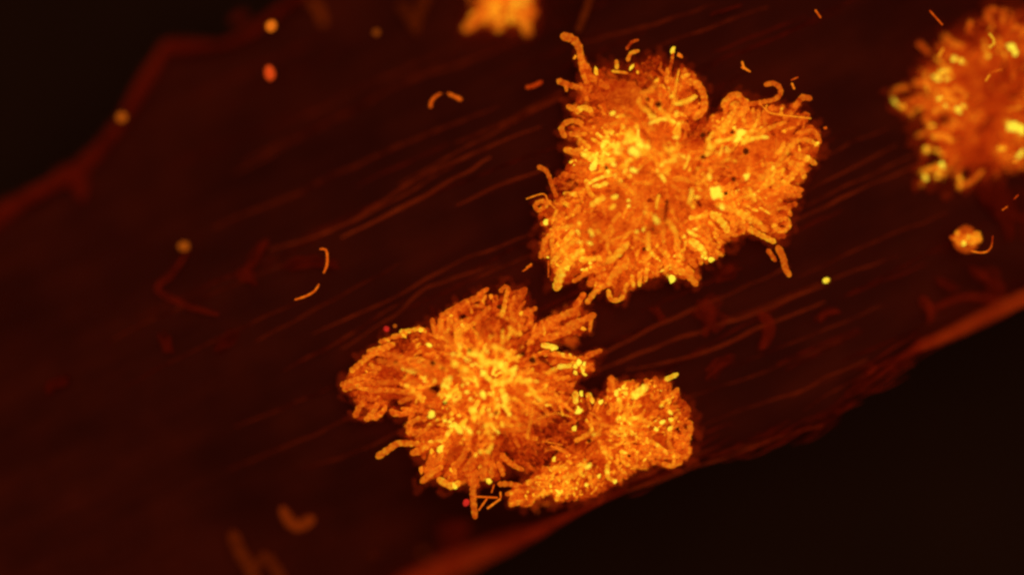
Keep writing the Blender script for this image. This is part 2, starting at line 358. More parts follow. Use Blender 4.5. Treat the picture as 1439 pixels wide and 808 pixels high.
class Colony:
    def __init__(s, name, label, group, outline, centre, base=-.045, dome=.05, zoff=0.0, hot=(), dim=(), holes=(), heat=.5, rscale=1.0, sparse=(), bd=.09):
        s.out = np.array(outline, float); s.c = np.array(centre, float); s.dome = dome; s.zoff = zoff; s.hot = hot; s.dim = dim; s.holes = holes
        s.h0 = heat; s.rs = rscale; s.sp = sparse; s.bd = bd
        lo = s.out.min(0) - 10; hi = s.out.max(0) + 10; s.lo = lo; s.g = 4.0
        nx, ny = ((hi - lo) / s.g).astype(int) + 2
        gx, gy = np.meshgrid(np.arange(nx), np.arange(ny), indexing='ij')
        s.df = edge_dist(np.c_[lo[0] + gx.ravel() * s.g, lo[1] + gy.ravel() * s.g], s.out).reshape(nx, ny)
        b = at(centre[0], centre[1], tz(*centre) + .0)
        s.root = tag(empty(name, b), label, 'colony', group)
        s.nf = 0; s.ng = 0; s.paths = []
    def d(s, p):
        i = int(round((p[0] - s.lo[0]) / s.g)); j = int(round((p[1] - s.lo[1]) / s.g))
        if 0 <= i < s.df.shape[0] and 0 <= j < s.df.shape[1]: return s.df[i, j]
        return -50
    def thin(s, p, k):
        return any((p[0] - x) ** 2 + (p[1] - y) ** 2 < r * r for x, y, r in s.sp) and random.random() < k
    def hole(s, p):
        for x, y, a, b, ang in s.holes:
            dx, dy = p[0] - x, p[1] - y; c, q = math.cos(ang), math.sin(ang)
            u, v = dx * c + dy * q, -dx * q + dy * c
            if (u / a) ** 2 + (v / b) ** 2 < 1: return True
        return False
    def z(s, p):
        d = max(0, s.d(p)); k = min(1, d / 75); k = k * (2 - k)
        return s.zoff - .012 + s.dome * k * (.35 + .9 * vn(p[0], p[1], 48, 2)) + .012 * (vn(p[0], p[1], 16, 4) - .5)
    def heat(s, p):
        d = max(0, s.d(p))
        h = s.h0 - .17 + .15 * min(1, d / 45) + .30 * (vn(p[0], p[1], 42, 7) - .5) + .22 * (vn(p[0], p[1], 15, 8) - .5)
        for x, y, r, a in s.hot: h += .62 * a * math.exp(-((p[0] - x) ** 2 + (p[1] - y) ** 2) / r ** 2)
        for x, y, r, a in s.dim: h -= a * math.exp(-((p[0] - x) ** 2 + (p[1] - y) ** 2) / r ** 2)
        return h
    def dirn(s, p):
        v = np.array(p) - s.c; v = v / (np.linalg.norm(v) + 1e-6)
        return v
    def grow(s, p, length, curl, sgn=1):
        """path running along the outward direction of the colony"""
        pts = [np.array(p, float)]; v = s.dirn(p); a = math.atan2(v[1], v[0]) + random.gauss(0, .34 if sgn < 0 else .62)
        k = random.gauss(0, curl); n = max(2, int(length / 9))
        for i in range(n):
            a += k * 9 + random.gauss(0, .10)
            q = pts[-1] + 9 * sgn * np.array([math.cos(a), math.sin(a)])
            if sgn > 0 and s.d(q) < -2: break
            if sgn < 0 and i > 0 and s.d(q) < 1: break
            pts.append(q)
        return pts
    def place(s, mb, pts, r, lift, h, taper=.75, drop=0, mode=0):
        P = []; R = []; H = []; n = len(pts)
        for i, p in enumerate(pts):
            t = i / max(1, n - 1)
            P.append(at(p[0], p[1], s.z(p) + lift - drop * t)); R.append(r * U * (1 - (1 - taper) * t)); H.append(h)
        tube(mb, P, R, H)
    def bed(s):
        mb = MB(); idx = {}; g = 4.6; lo = s.lo; hi = s.out.max(0)
        nx, ny = ((hi - lo) / g).astype(int) + 2; V = []
        H = []
        for i in range(nx):
            for j in range(ny):
                p = (lo[0] + i * g, lo[1] + j * g)
                if s.d(p) > 5 and not s.hole(p):
                    dd = s.d(p)
                    idx[i, j] = len(V)
                    q = (p[0] + random.uniform(-1.5, 1.5), p[1] + random.uniform(-1.5, 1.5))
                    V.append(at(q[0], q[1], s.z(p) - .014 - .03 * math.exp(-dd / 9) + random.uniform(-.002, .002))); H.append(s.h0 - s.bd + .35 * (s.heat(p) - s.h0))
        F = [(idx[i, j], idx[i, j + 1], idx[i + 1, j + 1], idx[i + 1, j]) for (i, j) in idx if all(k in idx for k in ((i + 1, j), (i, j + 1), (i + 1, j + 1)))]
        mb.add(V, F, H)
        o = mb.build('bed', M_BED, s.root)
        m = o.modifiers.new('t', 'SOLIDIFY'); m.thickness = .05; m.offset = -1
    def mat(s, n):
        mb = MB(); lo = s.out.min(0); hi = s.out.max(0); k = 0
        while k < n:
            p = (random.uniform(lo[0], hi[0]), random.uniform(lo[1], hi[1]))
            if s.d(p) < 2 or s.hole(p) or s.thin(p, .72): continue
            pts = s.grow(p, random.uniform(9, 34), .02)
            if any(s.hole(q) for q in pts): continue
            s.place(mb, pts, random.uniform(1.9, 4.2) * s.rs, random.uniform(-.014, .002), s.heat(p) + random.gauss(-.03, .12)); k += 1
        for q in s.rim_points(7.5):                    # fringe under the rim
            pts = s.grow(q, random.uniform(18, 40), .025, -1)[::-1]
            s.place(mb, pts, random.uniform(2.6, 4.6) * s.rs, random.uniform(-.024, -.006), s.heat(q) - random.uniform(.06, .26), .9)
        o = mb.build('filament_mat', M_MAT, s.root); tag(o, kind='stuff')
        mb = MB()
        for q in s.rim_points(4.0):                    # sunken, weakly stained fringe round the colony
            q = q + s.dirn(q) * random.uniform(-2, 17)
            pts = s.grow(q, random.uniform(14, 30), .03, -1)[::-1]
            P = [at(p[0], p[1], max(tz(*p) + .006, s.zoff - .034 + random.uniform(-.008, .008))) for p in pts]
            tube(mb, P, [random.uniform(3, 5.5) * U] * len(P), [random.uniform(.15, .75)] * len(P))
        o = mb.build('sunken_fringe', M_HALO, s.root); tag(o, kind='stuff')
    def rim_points(s, step):
        Q = np.vstack([s.out, s.out[:1]]); d = np.r_[0, np.cumsum(np.linalg.norm(np.diff(Q, axis=0), axis=1))]
        t = 0; out = []
        while t < d[-1]:
            q = np.array([np.interp(t, d, Q[:, 0]), np.interp(t, d, Q[:, 1])])
            v = s.dirn(q); out.append(q + v * random.uniform(-6, 3)); t += step * random.uniform(.6, 1.4)
        return out
    def filaments(s, n, rim_step, exclude=()):
        for q in s.rim_points(rim_step):
            if s.nf >= n: break
            if any((q[0] - x) ** 2 + (q[1] - y) ** 2 < 13 ** 2 for x, y in exclude): continue
            pts = s.grow(q, random.uniform(20, 52), .028, -1)[::-1]
            mb = MB(); s.place(mb, pts, random.uniform(2.9, 5.2) * s.rs, random.uniform(-.006, .008), s.heat(q) + random.gauss(.05, .10), random.uniform(.8, 1.1))
            mb.build('filament', M_FIL, s.root); s.nf += 1
        lo = s.out.min(0); hi = s.out.max(0); tries = 0
        while s.nf < n and tries < 20000:
            tries += 1
            p = (random.uniform(lo[0], hi[0]), random.uniform(lo[1], hi[1]))
            if s.d(p) < 10 or s.hole(p) or s.thin(p, .82): continue
            pts = s.grow(p, random.choice([9, 12, 18, 24, 40]), .03)
            if any(s.hole(q) for q in pts): continue
            mb = MB(); s.place(mb, pts, random.uniform(1.7, 3.7) * s.rs, random.uniform(-.004, .010), s.heat(p) + random.gauss(.08, .15))
            mb.build('filament', M_FIL, s.root); s.nf += 1
    def traced(s, zf, items, mag, lift=.010):
        tips = []
        for it in items:
            pts, r, h = it[0], it[1], it[2]
            P = [zf(*p) for p in pts]; tips += [P[0], P[-1]]
            S = resample([(x, y, 0) for x, y in P], [1] * len(P), [0] * len(P), 7)
            S = [(q[0][0], q[0][1]) for q in S]; n = len(S); mb = MB()
            R = r if isinstance(r, tuple) else (r, r * .85)
            Q = [at(p[0], p[1], s.z(p) + lift + .003 * math.sin(i * .9)) for i, p in enumerate(S)]
            tube(mb, Q, [(R[0] + (R[1] - R[0]) * i / max(1, n - 1)) / mag * U for i in range(n)], [h] * n, bead=.10)
            s.paths.append((mb.build('filament', M_FIL, s.root), np.array(S))); s.nf += 1
        s.tips = getattr(s, 'tips', []) + tips
    def threads(s, zf, items, mag, lift=.018):
        for pts, r, h in items:
            mb = MB(); P = [zf(*p) for p in pts]
            tube(mb, [at(p[0], p[1], s.z(p) + lift) for p in P], [r / mag * U] * len(P), [h] * len(P), bead=.05)
            mb.build('thread', M_THR, s.root)
    def granule(s, p, r, h, lift=.012, mat=None, name='granule', lab=None):
        mb = MB(); c = at(p[0], p[1], s.z(p) + lift); blob(mb, c, r * U, h, .4)
        e, w = random.uniform(1, 1.5), random.uniform(0, math.pi); ca, sa = math.cos(w), math.sin(w)
        mb.v = [(c[0] + ((x - c[0]) * ca + (y - c[1]) * sa) * e * ca - ((y - c[1]) * ca - (x - c[0]) * sa) / e * sa, c[1] + ((x - c[0]) * ca + (y - c[1]) * sa) * e * sa + ((y - c[1]) * ca - (x - c[0]) * sa) / e * ca, z) for x, y, z in mb.v]
        par = s.root; best = 4.5
        for fo, pp in s.paths:
            dd = np.min(np.hypot(pp[:, 0] - p[0], pp[:, 1] - p[1]))
            if dd < best: best = dd; par = fo
        o = mb.build(name, mat or M_GRA, par); s.ng += 1
        if lab: o['label'] = lab
    def granules(s, n, rmin=1.1, rmax=2.9):
        lo = s.out.min(0); hi = s.out.max(0); tries = 0; k = 0
        while k < n and tries < 40000:
            tries += 1
            p = (random.uniform(lo[0], hi[0]), random.uniform(lo[1], hi[1]))
            if s.d(p) < 3 or s.hole(p) or s.thin(p, .8): continue
            h = s.heat(p)
            if random.random() > (h - .25) ** 2 * 3.2: continue
            m = random.choice([1, 1, 1, 2, 3])
            for _ in range(m):
                q = (p[0] + random.gauss(0, 3) * (m > 1), p[1] + random.gauss(0, 3) * (m > 1))
                s.granule(q, random.uniform(rmin, rmax), min(1, max(.6, h + random.uniform(.15, .40))), random.uniform(.006, .016)); k += 1
    def pits(s, items):
        for x, y, r in items:
            mb = MB(); blob(mb, at(x, y, s.z((x, y)) + .010), r * U, .5, sq=.5)
            mb.build('dark_pit', M_DARK, s.root)

# --- the large upper colony
zA = Z(740, 40, 2.02); r1 = Z(740, 40, 4.04); r2 = Z(950, 80, 4.04); r3 = Z(740, 230, 4.04); r4 = Z(940, 230, 4.04)
OUT_A = poly(zA, [(152, 80), (168, 150), (130, 172), (150, 200), (122, 228), (150, 260), (106, 290), (112, 310), (150, 322), (118, 348), (142, 370), (112, 410), (78, 440), (92, 470), (32, 495), (36, 520), (48, 560),
    (42, 600), (46, 645), (72, 672), (82, 732), (108, 722), (140, 692), (165, 702), (196, 745), (236, 742), (242, 762), (284, 762), (310, 725), (350, 715), (400, 690), (418, 714), (440, 694), (478, 724), (488, 714),
    (452, 682), (500, 666), (540, 655), (570, 612), (610, 580), (640, 577), (680, 602), (700, 608), (716, 600), (738, 588), (745, 550), (752, 510), (770, 470), (776, 430), (800, 400), (815, 370), (830, 322), (828, 290),
    (800, 270), (772, 218), (740, 228), (700, 216), (660, 216), (630, 216), (600, 190), (570, 200), (552, 240), (524, 256), (500, 268), (510, 212), (500, 165), (472, 142), (470, 112), (440, 112), (412, 118), (396, 102),
    (380, 88), (350, 86), (312, 102), (280, 116), (240, 102), (200, 120), (176, 134)])
A = Colony('filament_colony', 'largest orange colony with a deep notch in its upper edge and a hooked filament', None, OUT_A, (935, 258), dome=.034,
    hot=[(870, 208, 26, .34), (895, 205, 20, .26), (845, 225, 26, .2), (1010, 272, 14, .38), (1025, 295, 24, .22), (830, 370, 28, .18), (985, 350, 24, .18), (1040, 190, 18, .28), (1000, 205, 16, .2), (880, 400, 20, .16), (920, 370, 22, .14), (1100, 235, 30, .12), (800, 350, 22, .12)],
    dim=[(865, 120, 42, .16), (915, 88, 26, .26), (1075, 200, 30, .16), (785, 262, 22, .24), (1110, 290, 24, .14), (1030, 262, 16, .18), (975, 185, 18, .25), (965, 285, 18, .12), (1125, 165, 16, .14)],
    holes=[(976, 187, 9, 5, .6), (832, 390, 14, 7, -.4), (985, 272, 6, 9, 0), (800, 252, 9, 4, .3)], heat=.52, sparse=[(862, 122, 36), (888, 150, 26), (1068, 212, 18), (1090, 195, 16), (1112, 178, 12), (1045, 225, 18), (905, 262, 24), (880, 300, 26), (925, 300, 18), (860, 330, 20), (955, 235, 14)])
A.bed(); A.mat(620)
T1 = [([(215, 48), (262, 62), (296, 105), (305, 150), (312, 210), (322, 265), (342, 310)], (27, 12), .50), ([(185, 300), (225, 318), (270, 330), (325, 348)], 18, .46), ([(226, 318), (226, 352)], 12, .5),
      ([(240, 445), (270, 462)], 18, .58), ([(290, 472), (320, 450), (358, 465)], 17, .72), ([(215, 610), (196, 570), (225, 535), (270, 525), (312, 540)], 17, .52), ([(250, 600), (290, 606), (335, 600)], 14, .58),
      ([(225, 690), (265, 702), (308, 690)], 19, .60), ([(320, 715), (370, 745), (430, 757), (492, 745)], 16, .88), ([(575, 180), (592, 142), (632, 130)], 12, .60), ([(570, 115), (598, 78), (630, 68)], 10, .25),
      ([(640, 405), (650, 450), (695, 466)], 14, .72), ([(650, 370), (700, 355), (742, 306)], 14, .58), ([(490, 245), (540, 250), (570, 255)], 9, .66), ([(510, 190), (513, 225)], 13, .65), ([(830, 130), (826, 180), (815, 230)], 10, .40)]
T2 = [([(55, 142), (115, 150), (150, 200), (162, 260), (150, 310), (108, 346)], 21, .55), ([(0, 266), (60, 256), (112, 225)], 12, .85), ([(512, 158), (552, 150), (590, 178), (592, 215), (560, 242), (490, 258), (405, 272)], 15, .46),
      ([(757, 236), (720, 230), (690, 262), (668, 302), (618, 346)], 18, .46), ([(272, 275), (298, 236), (345, 215), (386, 260), (396, 302), (350, 322)], 20, .56), ([(310, 290), (335, 260), (360, 285)], 13, .62),
      ([(690, 440), (755, 418), (800, 440), (816, 486)], 15, .48), ([(708, 470), (752, 475), (800, 500)], 15, .56), ([(680, 560), (740, 575), (788, 606)], 18, .60), ([(650, 600), (702, 622), (726, 680)], 18, .60),
      ([(640, 738), (716, 756)], 14, .48), ([(600, 784), (705, 790)], 14, .48), ([(690, 380), (732, 320), (752, 334)], 14, .38), ([(180, 470), (192, 512), (175, 556)], 14, .82), ([(230, 480), (300, 466), (350, 440)], 12, .78),
      ([(200, 450), (270, 390), (330, 310)], 16, .70), ([(240, 435), (300, 400), (372, 312)], 14, .66), ([(438, 300), (442, 372)], 12, .56), ([(466, 310), (470, 385), (450, 420)], 13, .56), ([(500, 310), (505, 380), (490, 430)], 13, .52),
      ([(400, 432), (470, 440), (542, 400), (620, 372)], 14, .58), ([(470, 692), (560, 630), (640, 520), (690, 472)], 17, .62), ([(490, 740), (560, 700), (606, 640)], 16, .68), ([(560, 740), (640, 690), (742, 580)], 16, .66), ([(400, 250), (380, 330), (400, 400)], 14, .60)]
T3 = [([(70, 20), (110, 40), (132, 85), (146, 130), (168, 182)], 14, .44), ([(132, 222), (80, 214), (46, 240), (65, 266), (112, 240)], 14, .56), ([(106, 430), (95, 490), (80, 526)], 18, .50),
      ([(182, 300), (160, 360), (146, 420), (150, 505)], 14, .56), ([(166, 372), (230, 360), (302, 350)], 14, .62), ([(152, 558), (200, 495), (272, 434)], 16, .70), ([(172, 700), (200, 610), (240, 550), (312, 500)], 27, .76),
      ([(310, 546), (360, 540), (412, 535)], 16, .76), ([(270, 666), (330, 630), (392, 598)], 13, .48), ([(345, 786), (400, 715), (460, 680), (490, 630), (560, 580)], (15, 19), .60), ([(468, 552), (520, 510), (572, 455)], 20, .76),
      ([(465, 725), (480, 772), (540, 766), (560, 700), (602, 660)], 14, .64), ([(600, 640), (606, 696)], 12, .72), ([(640, 620), (641, 690)], 12, .70), ([(680, 600), (676, 662)], 12, .66), ([(280, 805), (322, 742)], 18, .44),
      ([(375, 232), (432, 194)], 18, .78), ([(200, 210), (242, 242)], 14, .66), ([(290, 240), (296, 312)], 12, .58), ([(690, 400), (692, 480), (742, 540)], 14, .72), ([(760, 480), (800, 540), (790, 600)], 14, .62), ([(860, 440), (858, 540), (850, 620)], 14, .66)]
T4 = [([(0, 560), (48, 600), (110, 636), (152, 682)], 21, .60), ([(458, 370), (520, 405), (595, 442)], 18, .70), ([(565, 495), (602, 548)], 14, .40), ([(622, 480), (650, 540), (660, 590), (682, 630)], 20, .48),
      ([(590, 350), (640, 386), (686, 350), (660, 310), (612, 330)], 14, .60), ([(672, 142), (752, 152)], 14, .55), ([(250, 290), (300, 330), (332, 382)], 20, .82), ([(280, 230), (340, 255), (420, 290), (500, 330), (540, 372)], 18, .70),
      ([(130, 440), (180, 480), (202, 512)], 20, .86), ([(110, 222), (136, 165)], 12, .72), ([(385, 310), (420, 350), (422, 392)], 13, .55), ([(210, 390), (240, 450)], 14, .58), ([(640, 190), (610, 235), (570, 240)], 14, .5), ([(690, 290), (660, 250), (600, 262)], 13, .52),
      ([(300, 420), (345, 400), (380, 360)], 15, .5), ([(0, 330), (40, 400), (36, 480)], 14, .70)]
A.traced(r1, T1, 4.04); A.traced(r2, T2, 4.04); A.traced(r3, T3, 4.04); A.traced(r4, T4, 4.04)
A.filaments(300, 11.5, A.tips)
A.threads(zA, [([(432, 120), (415, 212)], 2.2, .72), ([(415, 214), (448, 206), (478, 190)], 2.4, .8), ([(520, 356), (545, 325), (590, 314)], 2.2, .8), ([(682, 218), (690, 240), (806, 256)], 2, .66), ([(688, 238), (662, 215)], 1.6, .6),
      ([(196, 576), (250, 612)], 1.7, .66), ([(305, 590), (350, 614)], 1.7, .66), ([(262, 430), (305, 470)], 1.6, .7), ([(360, 345), (410, 390)], 2, .66), ([(0, 484), (48, 470), (62, 492), (88, 518)], 1.8, .58), ([(0, 678), (14, 668)], 1.6, .5), ([(62, 660), (62, 706)], 1.5, .4), ([(470, 455), (462, 492)], 2.4, .9),
      ([(610, 480), (640, 474)], 1.8, .8), ([(330, 330), (352, 372)], 1.8, .8)], 2.02)
for x, y, r, h in [(275, 165, 11, .66), (830, 125, 18, .88), (870, 156, 15, .55), (596, 222, 14, .86), (630, 250, 9, .8), (395, 245, 18, .78), (488, 484, 16, .9), (435, 660, 18, .95), (515, 668, 20, .92), (610, 700, 32, 1), (650, 665, 22, 1), (690, 672, 14, .95), (380, 780, 26, .98), (850, 484, 12, .9), (848, 620, 13, .95), (330, 720, 14, .95), (510, 706, 12, .98), (735, 300, 14, .72)]:
    A.granule(r1(x, y), r / 4.04, h)
for x, y, r, h in [(368, 432, 26, 1), (350, 470, 20, .98), (225, 770, 30, 1), (405, 680, 16, .95), (796, 494, 14, .85), (745, 575, 16, .88), (848, 404, 10, .35)]: A.granule(r2(x, y), r / 4.04, h)
for x, y, r, h in [(110, 333, 17, 1), (825, 655, 22, 1), (500, 190, 17, .86), (488, 246, 16, .82), (735, 318, 18, .95), (368, 392, 16, .9), (608, 38, 18, .98), (405, 385, 10, .8)]: A.granule(r3(x, y), r / 4.04, h)
for x, y, r, h in [(265, 165, 34, 1), (230, 76, 14, .95), (240, 545, 18, .95), (300, 245, 18, 1), (590, 30, 14, .9), (440, 70, 14, .95), (160, 190, 12, .85), (600, 350, 12, .8)]: A.granule(r4(x, y), r / 4.04, h)
A.granules(190)
A.pits([(1048, 213, 5), (1031, 252, 3.4), (1029, 186, 3), (917, 322, 2.8), (925, 147, 5), (988, 221, 3.6), (910, 140, 3), (1020, 272, 3), (988, 190, 4), (852, 236, 3), (905, 350, 3)])

# --- lower colony, fan-shaped left rosette
zB = Z(460, 380, 2.244); r5 = Z(470, 390, 4.04); r6 = Z(660, 390, 4.04); r7 = Z(520, 540, 4.04); r8 = Z(760, 520, 4.04)
OUT_B = poly(zB, [(62, 352), (82, 318), (132, 262), (200, 212), (290, 182), (330, 192), (342, 152), (400, 118), (450, 90), (490, 70), (512, 82), (546, 62), (565, 52), (582, 72), (602, 68), (620, 62), (632, 112), (650, 132), (652, 166),
    (700, 157), (760, 132), (790, 98), (808, 92), (802, 130), (832, 147), (822, 185), (788, 190), (730, 206), (690, 226), (718, 241), (692, 256), (740, 266), (800, 277), (850, 258), (832, 290), (830, 324), (792, 336), (772, 362), (792, 392), (792, 450),
    (772, 500), (768, 540), (720, 560), (690, 600), (640, 640), (602, 620), (570, 600), (556, 640), (520, 668), (480, 660), (468, 700), (458, 680), (440, 650), (402, 684), (362, 664), (380, 632), (302, 664), (296, 630), (330, 600), (272, 576),
    (300, 546), (252, 530), (250, 500), (262, 462), (212, 446), (180, 430), (132, 470), (92, 460), (102, 420), (72, 386), (50, 370)])
B = Colony('filament_colony', 'fan-armed orange colony touching a smaller round one, long fingers spreading to its left', None, OUT_B, (690, 535), dome=.036,
    hot=[(700, 515, 30, .20), (665, 575, 28, .16), (640, 545, 20, .14), (815, 508, 14, .36), (700, 560, 24, .12), (640, 600, 22, .16), (632, 665, 14, .24), (680, 480, 20, .12), (590, 500, 16, .1)],
    dim=[(560, 530, 40, .10), (730, 600, 34, .12), (660, 440, 30, .08), (750, 505, 18, .14), (530, 545, 30, .08), (795, 425, 26, .10), (760, 640, 24, .14)],
    holes=[(609, 549, 13, 6, -.45), (566, 565, 15, 8, -.35), (634, 473, 5, 9, 0), (588, 596, 8, 6, -.6), (637, 638, 3.5, 18, .62), (717, 637, 10, 6, .3), (654, 441, 12, 5, -.6), (704, 614, 5, 9, .2), (780, 470, 9, 4, -.3), (690, 668, 3, 13, .3)], heat=.47, sparse=[(548, 520, 22), (570, 500, 18), (540, 550, 18), (735, 600, 28), (765, 585, 22), (640, 525, 14), (655, 640, 16), (720, 470, 16), (760, 520, 16)], bd=.14)
B.bed(); B.mat(640)
T5 = [([(820, 95), (866, 65)], 14, .46), ([(615, 222), (680, 182), (750, 140), (812, 115)], 22, .44), ([(556, 242), (570, 312)], 16, .46), ([(600, 240), (602, 345)], 14, .56), ([(98, 528), (160, 475), (230, 430), (290, 400), (332, 380)], 16, .56),
      ([(196, 418), (258, 400), (322, 376)], 15, .56), ([(262, 364), (312, 348)], 14, .52), ([(332, 336), (402, 324)], 15, .58), ([(380, 308), (440, 300), (490, 290), (513, 304)], 14, .72), ([(48, 608), (100, 590), (150, 570), (232, 540)], 19, .48),
      ([(58, 632), (130, 612), (220, 590)], 17, .46), ([(118, 782), (150, 720), (212, 660)], 16, .46), ([(182, 802), (222, 760), (242, 720), (250, 680)], 16, .52), ([(232, 800), (270, 770), (290, 730)], 14, .5), ([(205, 490), (245, 522)], 12, .58),
      ([(280, 432), (420, 460), (560, 522)], 14, .46), ([(250, 470), (400, 505), (560, 560)], 16, .42), ([(230, 600), (340, 590), (470, 600)], 17, .44), ([(200, 640), (330, 640), (450, 660)], 16, .46), ([(700, 384), (708, 320), (742, 280)], 16, .66),
      ([(650, 275), (700, 262), (772, 230)], 16, .48), ([(620, 300), (650, 345), (668, 396)], 18, .50), ([(638, 618), (656, 568)], 14, .95), ([(410, 612), (480, 670), (502, 704)], 14, .70), ([(330, 770), (390, 775), (450, 740)], 16, .48), ([(640, 280), (668, 225), (690, 205)], 12, .42), ([(790, 160), (840, 165)], 11, .48), ([(800, 240), (850, 200), (880, 170)], 16, .46)]
T6 = [([(176, 78), (200, 50), (226, 70), (206, 102), (232, 142)], 12, .46), ([(50, 100), (102, 65)], 12, .46), ([(270, 150), (285, 112), (312, 70)], 24, .32), ([(318, 202), (372, 175)], 16, .46), ([(228, 285), (268, 322)], 12, .72),
      ([(600, 190), (622, 130), (650, 100)], 18, .40), ([(370, 322), (450, 260), (520, 222), (592, 190)], 26, .46), ([(440, 342), (520, 320), (600, 280), (650, 240), (704, 214)], 21, .46), ([(690, 240), (682, 302)], 11, .56), ([(520, 310), (580, 260), (640, 240)], 18, .50),
      ([(430, 352), (502, 330)], 14, .48), ([(420, 384), (490, 398)], 17, .88), ([(122, 392), (190, 412), (272, 472)], 14, .78), ([(70, 480), (150, 486), (212, 530), (252, 546)], 18, .86), ([(75, 540), (110, 575), (156, 602)], 14, .86),
      ([(180, 602), (236, 580)], 14, .85), ([(178, 640), (202, 692)], 14, .88), ([(670, 442), (742, 415)], 16, .40), ([(510, 506), (572, 500)], 14, .86), ([(806, 580), (796, 640), (790, 690)], 18, .46), ([(290, 590), (345, 582)], 14, .85), ([(480, 430), (540, 445), (600, 460)], 14, .60),
      ([(440, 540), (490, 520)], 13, .75), ([(400, 640), (470, 650), (520, 700), (575, 755)], 11, .58), ([(240, 200), (250, 260)], 15, .46), ([(300, 200), (296, 290)], 15, .46), ([(350, 210), (345, 280)], 15, .44), ([(680, 500), (702, 525)], 12, .5), ([(280, 640), (350, 720)], 12, .5), ([(400, 730), (430, 690), (480, 690)], 13, .6)]
T7 = [([(48, 407), (110, 365), (156, 335), (220, 335), (272, 336)], 20, .54), ([(244, 388), (300, 365), (360, 325), (412, 300)], 20, .52), ([(222, 272), (226, 222), (262, 200), (310, 195)], 18, .50), ([(230, 280), (292, 262)], 18, .50), ([(298, 548), (340, 510), (402, 470)], 18, .56),
      ([(396, 542), (460, 578), (504, 560)], 21, .70), ([(602, 500), (586, 570), (586, 650), (596, 748)], 20, .48), ([(628, 380), (670, 382), (692, 338)], 14, .80), ([(750, 400), (800, 450), (862, 482)], 16, .48), ([(730, 450), (756, 512)], 14, .56),
      ([(738, 565), (800, 565), (852, 575)], 16, .46), ([(780, 622), (852, 600)], 15, .56), ([(800, 682), (872, 660)], 16, .60), ([(340, 470), (400, 400), (450, 320)], 18, .50), ([(480, 470), (520, 420), (560, 350)], 18, .48), ([(540, 480), (600, 400)], 18, .48), ([(640, 520), (650, 440)], 18, .48), ([(120, 150), (180, 168), (215, 150)], 15, .48), ([(0, 190), (50, 170), (85, 140)], 16, .52), ([(690, 520), (690, 440)], 16, .50), ([(350, 460), (345, 400)], 16, .46), ([(170, 100), (240, 70), (280, 60)], 14, .45)]
B.traced(r5, T5, 4.04); B.traced(r6, T6, 4.04); B.traced(r7, T7, 4.04)
B.filaments(300, 11, B.tips)
B.threads(zB, [([(478, 494), (560, 490), (620, 486)], 1.6, .72), ([(630, 528), (642, 466), (646, 430)], 1.7, .66), ([(660, 470), (720, 450), (770, 462)], 1.6, .66), ([(700, 395), (770, 440)], 2.2, .6), ([(690, 540), (740, 550)], 1.5, .6), ([(590, 395), (640, 450)], 2, .5), ([(560, 400), (600, 440)], 1.8, .56)], 2.244)
B.threads(r7, [([(596, 636), (722, 642)], 5, .44), ([(618, 712), (662, 650)], 5, .46), ([(668, 702), (738, 650)], 6, .52), ([(704, 570), (690, 612)], 4, .40), ([(740, 612), (742, 640)], 5, .5)], 4.04, .012)
for x, y, r, h in [(537, 383, 15, .95), (412, 612, 12, .85), (490, 298, 13, .9), (300, 355, 12, .8), (550, 775, 18, 1), (845, 545, 15, 1), (845, 665, 18, .95), (680, 490, 18, .85), (790, 750, 16, .95), (870, 570, 14, .9), (395, 330, 13, .8)]: B.granule(r5(x, y), r / 4.04, h)
for x, y, r, h in [(75, 540, 14, 1), (292, 205, 12, .8), (120, 108, 14, .6), (470, 398, 18, .95), (645, 290, 14, .66), (620, 480, 18, .98), (650, 490, 12, .95), (600, 505, 14, .95), (640, 520, 13, .95), (600, 540, 13, .92), (650, 545, 14, .85), (80, 665, 18, .95), (20, 750, 16, .95), (235, 580, 13, .95), (200, 685, 18, 1), (620, 750, 16, 1), (180, 500, 20, .95), (250, 520, 18, .95), (345, 580, 12, .85), (530, 440, 14, .86), (570, 440, 10, .8)]: B.granule(r6(x, y), r / 4.04, h)
for x, y, r, h in [(400, 365, 22, .95), (350, 380, 14, .75), (480, 576, 16, .98), (675, 548, 18, .90), (590, 145, 18, .9), (770, 76, 18, 1), (640, 60, 17, .95), (350, 170, 20, 1), (565, 265, 16, 1), (500, 250, 26, .92), (290, 485, 17, .6), (750, 225, 14, .85), (600, 400, 11, .85), (425, 205, 10, .9), (470, 235, 18, .92)]: B.granule(r7(x, y), r / 4.04, h)
B.granules(150)
B.pits([(702, 431, 4), (622, 518, 2.2), (608, 510, 4), (660, 492, 3), (735, 497, 4), (748, 506, 5), (625, 566, 4), (697, 580, 3), (556, 509, 3)])

